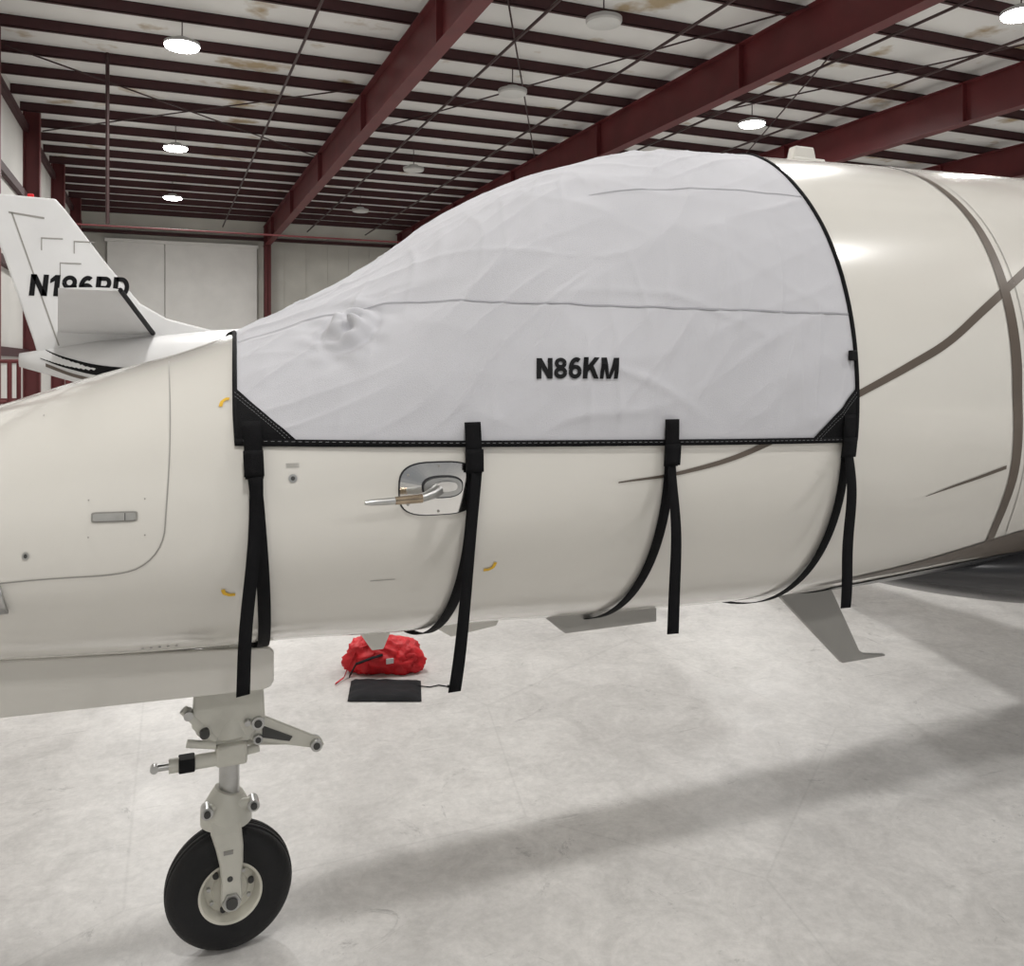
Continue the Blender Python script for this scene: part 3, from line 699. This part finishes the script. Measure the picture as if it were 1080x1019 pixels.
for i, (a, b) in enumerate([(-1.15, 3.3), (-0.85, 3.28), (-0.98, 3.05)]):
    boxes('fin_panel_%d' % i, [((a, AY-0.056, b), (a+0.2, AY-0.05, b+0.012)), ((a, AY-0.056, b-0.12), (a+0.01, AY-0.05, b))], M_SEAM, ac)
lettering('tail_registration', 'N196PD', -1.26, -0.31, 2.71, 2.93, lambda a, b: (a, AY-0.056, b), M_INK, ac, shear=0.1, gap=0.08, sub=1)
for sgn, nm in ((-1, 'near'), (1, 'far')):
    wing('tailplane_'+nm, -0.1, -1.0, -0.34, -0.80, AY+sgn*0.04, AY+sgn*2.0, 2.34, 2.64, 0.035, M_WHITEP, ac)
    tube('tailplane_boot_'+nm, [(-0.09, AY+sgn*0.04, 2.34), (-0.33, AY+sgn*2.0, 2.64)], [0.025, 0.02], M_INK, ac)
axs = np.array([-1.35, -0.6, 0.4, 1.6, 3.0, 5.0, 7.0, 8.5, 9.4]); azc = np.array([2.05, 2.0, 1.93, 1.88, 1.85, 1.85, 1.8, 1.7, 1.6]); ar = np.array([0.07, 0.26, 0.44, 0.60, 0.74, 0.76, 0.72, 0.45, 0.05])
V = []; Fcs = []; A = np.linspace(-1.35, 9.4, 60)
for X in A:
    r = float(np.interp(X, axs, ar)); zc = float(np.interp(X, axs, azc))
    for j in range(40):
        t = 2*math.pi*j/40; V.append((X, AY+r*math.cos(t), zc+r*math.sin(t)))
for i in range(59):
    for j in range(40): Fcs.append((i*40+j, i*40+(j+1) % 40, (i+1)*40+(j+1) % 40, (i+1)*40+j))
Fcs += [tuple(range(40)), tuple(59*40+j for j in range(40))]
mk('fuselage_body', V, Fcs, M_WHITEP, ac, fix=True)
def aft_stripe(name, pts, w, m):
    V = []; Fc = []
    for X, z in pts:
        r = float(np.interp(X, axs, ar)); zc = float(np.interp(X, axs, azc))
        for dz in (w/2, -w/2):
            q = max(-1, min(1, (z+dz-zc)/(r+0.004))); V.append((X, AY-(r+0.006)*math.sqrt(1-q*q), zc+(r+0.006)*q))
    for i in range(len(pts)-1): Fc.append((2*i, 2*i+1, 2*i+3, 2*i+2))
    mk(name, V, Fc, m, ac)
aft_stripe('tail_stripe_a', curve([(-1.15, 2.12), (-0.9, 2.02), (-0.5, 1.93), (0.2, 1.90), (1.0, 1.92)]), 0.11, M_INK)
aft_stripe('tail_stripe_b', curve([(-1.1, 2.0), (-0.8, 1.88), (-0.4, 1.80), (0.2, 1.76)]), 0.035, M_TAUPE)
wing('wing_near', 5.5, 3.6, 4.9, 4.0, AY-0.6, AY-3.6, 1.25, 1.5, 0.09, M_WHITEP, ac)
wing('wing_far', 5.5, 3.6, 4.9, 4.0, AY+0.6, AY+5.6, 1.25, 1.6, 0.09, M_WHITEP, ac)
for sgn, nm in ((-1, 'near'), (1, 'far')):
    yn = AY+sgn*1.05
    tube('engine_'+nm, [(3.6, yn, 2.25), (3.5, yn, 2.25), (3.0, yn, 2.25), (2.1, yn, 2.25), (1.8, yn, 2.25)], [0.24, 0.30, 0.33, 0.28, 0.18], M_WHITEP, ac, 28)
    boxes('pylon_'+nm, [((2.2, min(yn, AY+sgn*0.5), 2.18), (3.0, max(yn, AY+sgn*0.5), 2.26))], M_WHITEP, ac)
    tube('leg_'+nm, [(4.3, AY+sgn*1.3, 1.3), (4.3, AY+sgn*1.3, 0.25)], 0.05, M_GEAR, ac)
    lathe_y('wheel_'+nm, [(0, -0.07), (0.1, -0.07), (0.2, -0.08), (0.25, -0.03), (0.25, 0.03), (0.2, 0.08), (0.1, 0.07), (0, 0.07)], (4.3, AY+sgn*1.42, 0.25), M_TIRE, ac, 32)
tube('leg_nose', [(8.2, AY, 1.5), (8.2, AY, 0.2)], 0.04, M_GEAR, ac)
lathe_y('wheel_nose', [(0, -0.05), (0.1, -0.05), (0.17, -0.05), (0.2, -0.02), (0.2, 0.02), (0.17, 0.05), (0.1, 0.05), (0, 0.05)], (8.2, AY, 0.2), M_TIRE, ac, 32)

# ------------------------------------------------------------------ HANGAR
XL, XR, Y0, Y1 = -3.3, 36.0, -12.0, 41.0
ZBEAM, ZPUR, ZCEIL = 7.5, 8.40, 8.62
boxes('floor', [((XL-0.3, Y0-0.3, -0.2), (XR+0.3, Y1+0.3, 0.0))], M_FLOOR)
boxes('ceiling', [((XL-0.3, Y0-0.3, ZCEIL), (XR+0.3, Y1+0.3, ZCEIL+0.15))], M_CEIL)
boxes('wall_back', [((XL-0.3, Y1, 0), (XR+0.3, Y1+0.2, ZCEIL))], M_WALLG)
boxes('wall_left', [((XL-0.2, Y0-0.3, 0), (XL, Y1+0.2, ZCEIL))], M_WALLM)
boxes('wall_right', [((XR, Y0-0.3, 0), (XR+0.2, Y1+0.2, ZCEIL))], M_WALLM)
boxes('trim_1', [((x, Y1-0.03, 0), (x+0.05, Y1, 7.7)) for x in np.arange(XL+0.6, XR, 1.0)], M_WALLG)
boxes('trim_2', [((XL, Y1-0.3, 7.72), (XR, Y1-0.1, 7.86))], M_REDST2)
boxes('door_1', [((-2.2, Y1-0.25, 0), (0.1, Y1-0.1, 7.35)), ((0.13, Y1-0.22, 0), (4.05, Y1-0.07, 7.35)), ((-2.3, Y1-0.30, 7.35), (4.1, Y1-0.05, 7.5))], M_DOORP, bevel=0.02)
L = []
for y in np.arange(Y0+0.5, Y1, 1.5):
    L += [((XL, y, ZPUR), (XR, y+0.02, ZCEIL)), ((XL, y, ZPUR), (XR, y+0.09, ZPUR+0.015)), ((XL, y, ZCEIL-0.015), (XR, y+0.09, ZCEIL))]
boxes('ceiling_purlins', L, M_REDST2)
for bx in (4.47, 10.75, 16.9, 23.1, 29.3):
    L = [((bx-0.012, Y0, ZBEAM), (bx+0.012, Y1, ZPUR)), ((bx-0.14, Y0, ZBEAM-0.02), (bx+0.14, Y1, ZBEAM)), ((bx-0.14, Y0, ZPUR-0.02), (bx+0.14, Y1, ZPUR))]
    for y in np.arange(2, Y1, 6.0): L.append(((bx-0.13, y, ZBEAM), (bx+0.13, y+0.03, ZPUR)))
    L += [((bx-0.14, Y1-0.75, 0), (bx+0.14, Y1-0.72, ZPUR)), ((bx-0.14, Y1-0.38, 0), (bx+0.14, Y1-0.35, ZPUR)), ((bx-0.012, Y1-0.75, 0), (bx+0.012, Y1-0.35, ZPUR))]
    boxes('roof_beam', L, M_REDST)
for y in (13.0, 19.0, 25.0, 31.0, 37.0):
    boxes('wall_column', [((XL, y, 0), (XL+0.03, y+0.28, ZCEIL)), ((XL+0.35, y, 0), (XL+0.38, y+0.28, ZCEIL)), ((XL, y+0.13, 0), (XL+0.38, y+0.15, ZCEIL))], M_REDST)
boxes('wall_girts', [((XL, 5, z), (XL+0.12, Y1, z+0.2)) for z in (2.2, 4.2, 6.2, 8.0)], M_REDST2)
tubes('ceiling_flange_braces', [[(bx+0.1, y, ZBEAM+0.05), (bx+0.9, y, ZPUR+0.1)] for bx in (4.47, 10.75, 16.9) for y in np.arange(3.0, 36, 6.0)], 0.02, M_REDST2)
tubes('ceiling_rod_bracing', [[(-3.0, 26.3, 8.36), (4.3, 19.4, 8.36)], [(4.7, 12, 8.36), (10.6, 24, 8.36)], [(4.7, 24, 8.36), (10.6, 12, 8.36)], [(10.9, 10, 8.36), (16.7, 22, 8.36)], [(10.9, 22, 8.36), (16.7, 10, 8.36)], [(-3, 19.4, 8.36), (4.3, 26.3, 8.36)]], 0.018, M_PIPE)
tubes('ceiling_sprinkler_pipes', [[(x, Y0+1, 8.15), (x, Y1-1, 8.15)] for x in (2.5, 6.2, 8.9, 12.6, 15.0)], 0.03, M_PIPE, seg=8)
tube('hanging_conduit', [(-1.07, 20.0, 4.99), (-1.07, 20.0, ZCEIL)], 0.04, M_PIPE, None, 8)
tube('cross_pipe', [(-2.9, 20.0, 4.95), (6.5, 20.0, 4.95)], 0.02, M_REDST, None, 8)

ms = empty('maintenance_stand')
for x in (-2.6, -1.9, -1.2):
    for y in (13.2, 14.0): tube('post', [(x, y, 0), (x, y, 2.05)], 0.03, M_REDST, ms, 8)
for z in (1.0, 1.5, 2.05):
    for y in (13.2, 14.0): tube('rail', [(-2.6, y, z), (-1.2, y, z)], 0.025, M_REDST, ms, 8)
boxes('platform', [((-2.6, 13.2, 0.96), (-1.2, 14.0, 1.0))], M_REDST, ms)

def high_bay(x, y, lit=True, power=190.0):
    e = empty('high_bay_light')
    z = 8.0
    tube('housing', [(x, y, z), (x, y, z+0.06), (x, y, z+0.08), (x, y, z+0.14)], [0.32, 0.32, 0.16, 0.14], M_FIX, e, 32)
    tube('lens', [(x, y, z-0.05), (x, y, z-0.035), (x, y, z)], [0.24, 0.30, 0.315], M_LAMP if lit else M_LAMPOFF, e, 32)
    tube('hanger', [(x, y, z+0.14), (x, y, ZCEIL)], 0.012, M_PIPE, e, 6)
    if lit:
        li = bpy.data.lights.new('lamp', 'AREA'); li.shape = 'DISK'; li.size = 0.6; li.energy = power; li.color = (1.0, 0.985, 0.96)
        o = bpy.data.objects.new('lamp', li); COL.objects.link(o); o.location = (x, y, z-0.07); o.parent = e
for y in (-8, -1.2, 6.2, 11.6, 17.2, 25.4, 33): high_bay(0.35, y, power=(250 if y > 15 else 190))
for y in (-1.2, 6.2, 10.2, 17.4, 25.4, 33): high_bay(13.6, y, power=(250 if y > 15 else 195))
for y in (-1.2, 10.2, 17.4, 25.4): high_bay(26.5, y)
for y in (-8, -1.2, 6.2): high_bay(7.1, y)
for y in (13.2, 17.4, 25.4, 33): high_bay(7.15, y, lit=False)

w = bpy.data.worlds.new('world'); scene.world = w; w.use_nodes = True
bg = w.node_tree.nodes['Background']; bg.inputs[0].default_value = (0.92, 0.96, 1.0, 1); bg.inputs[1].default_value = 0.25

# ------------------------------------------------------------------ CAMERA
cd = bpy.data.cameras.new('camera'); cd.lens = 30.0; cd.sensor_width = 36; cd.shift_y = -0.1153; cd.clip_end = 200
co = bpy.data.objects.new('camera', cd); COL.objects.link(co)
co.location = (0, 0, 2.0); co.rotation_euler = (math.radians(90), 0, math.radians(-22.3))
scene.camera = co
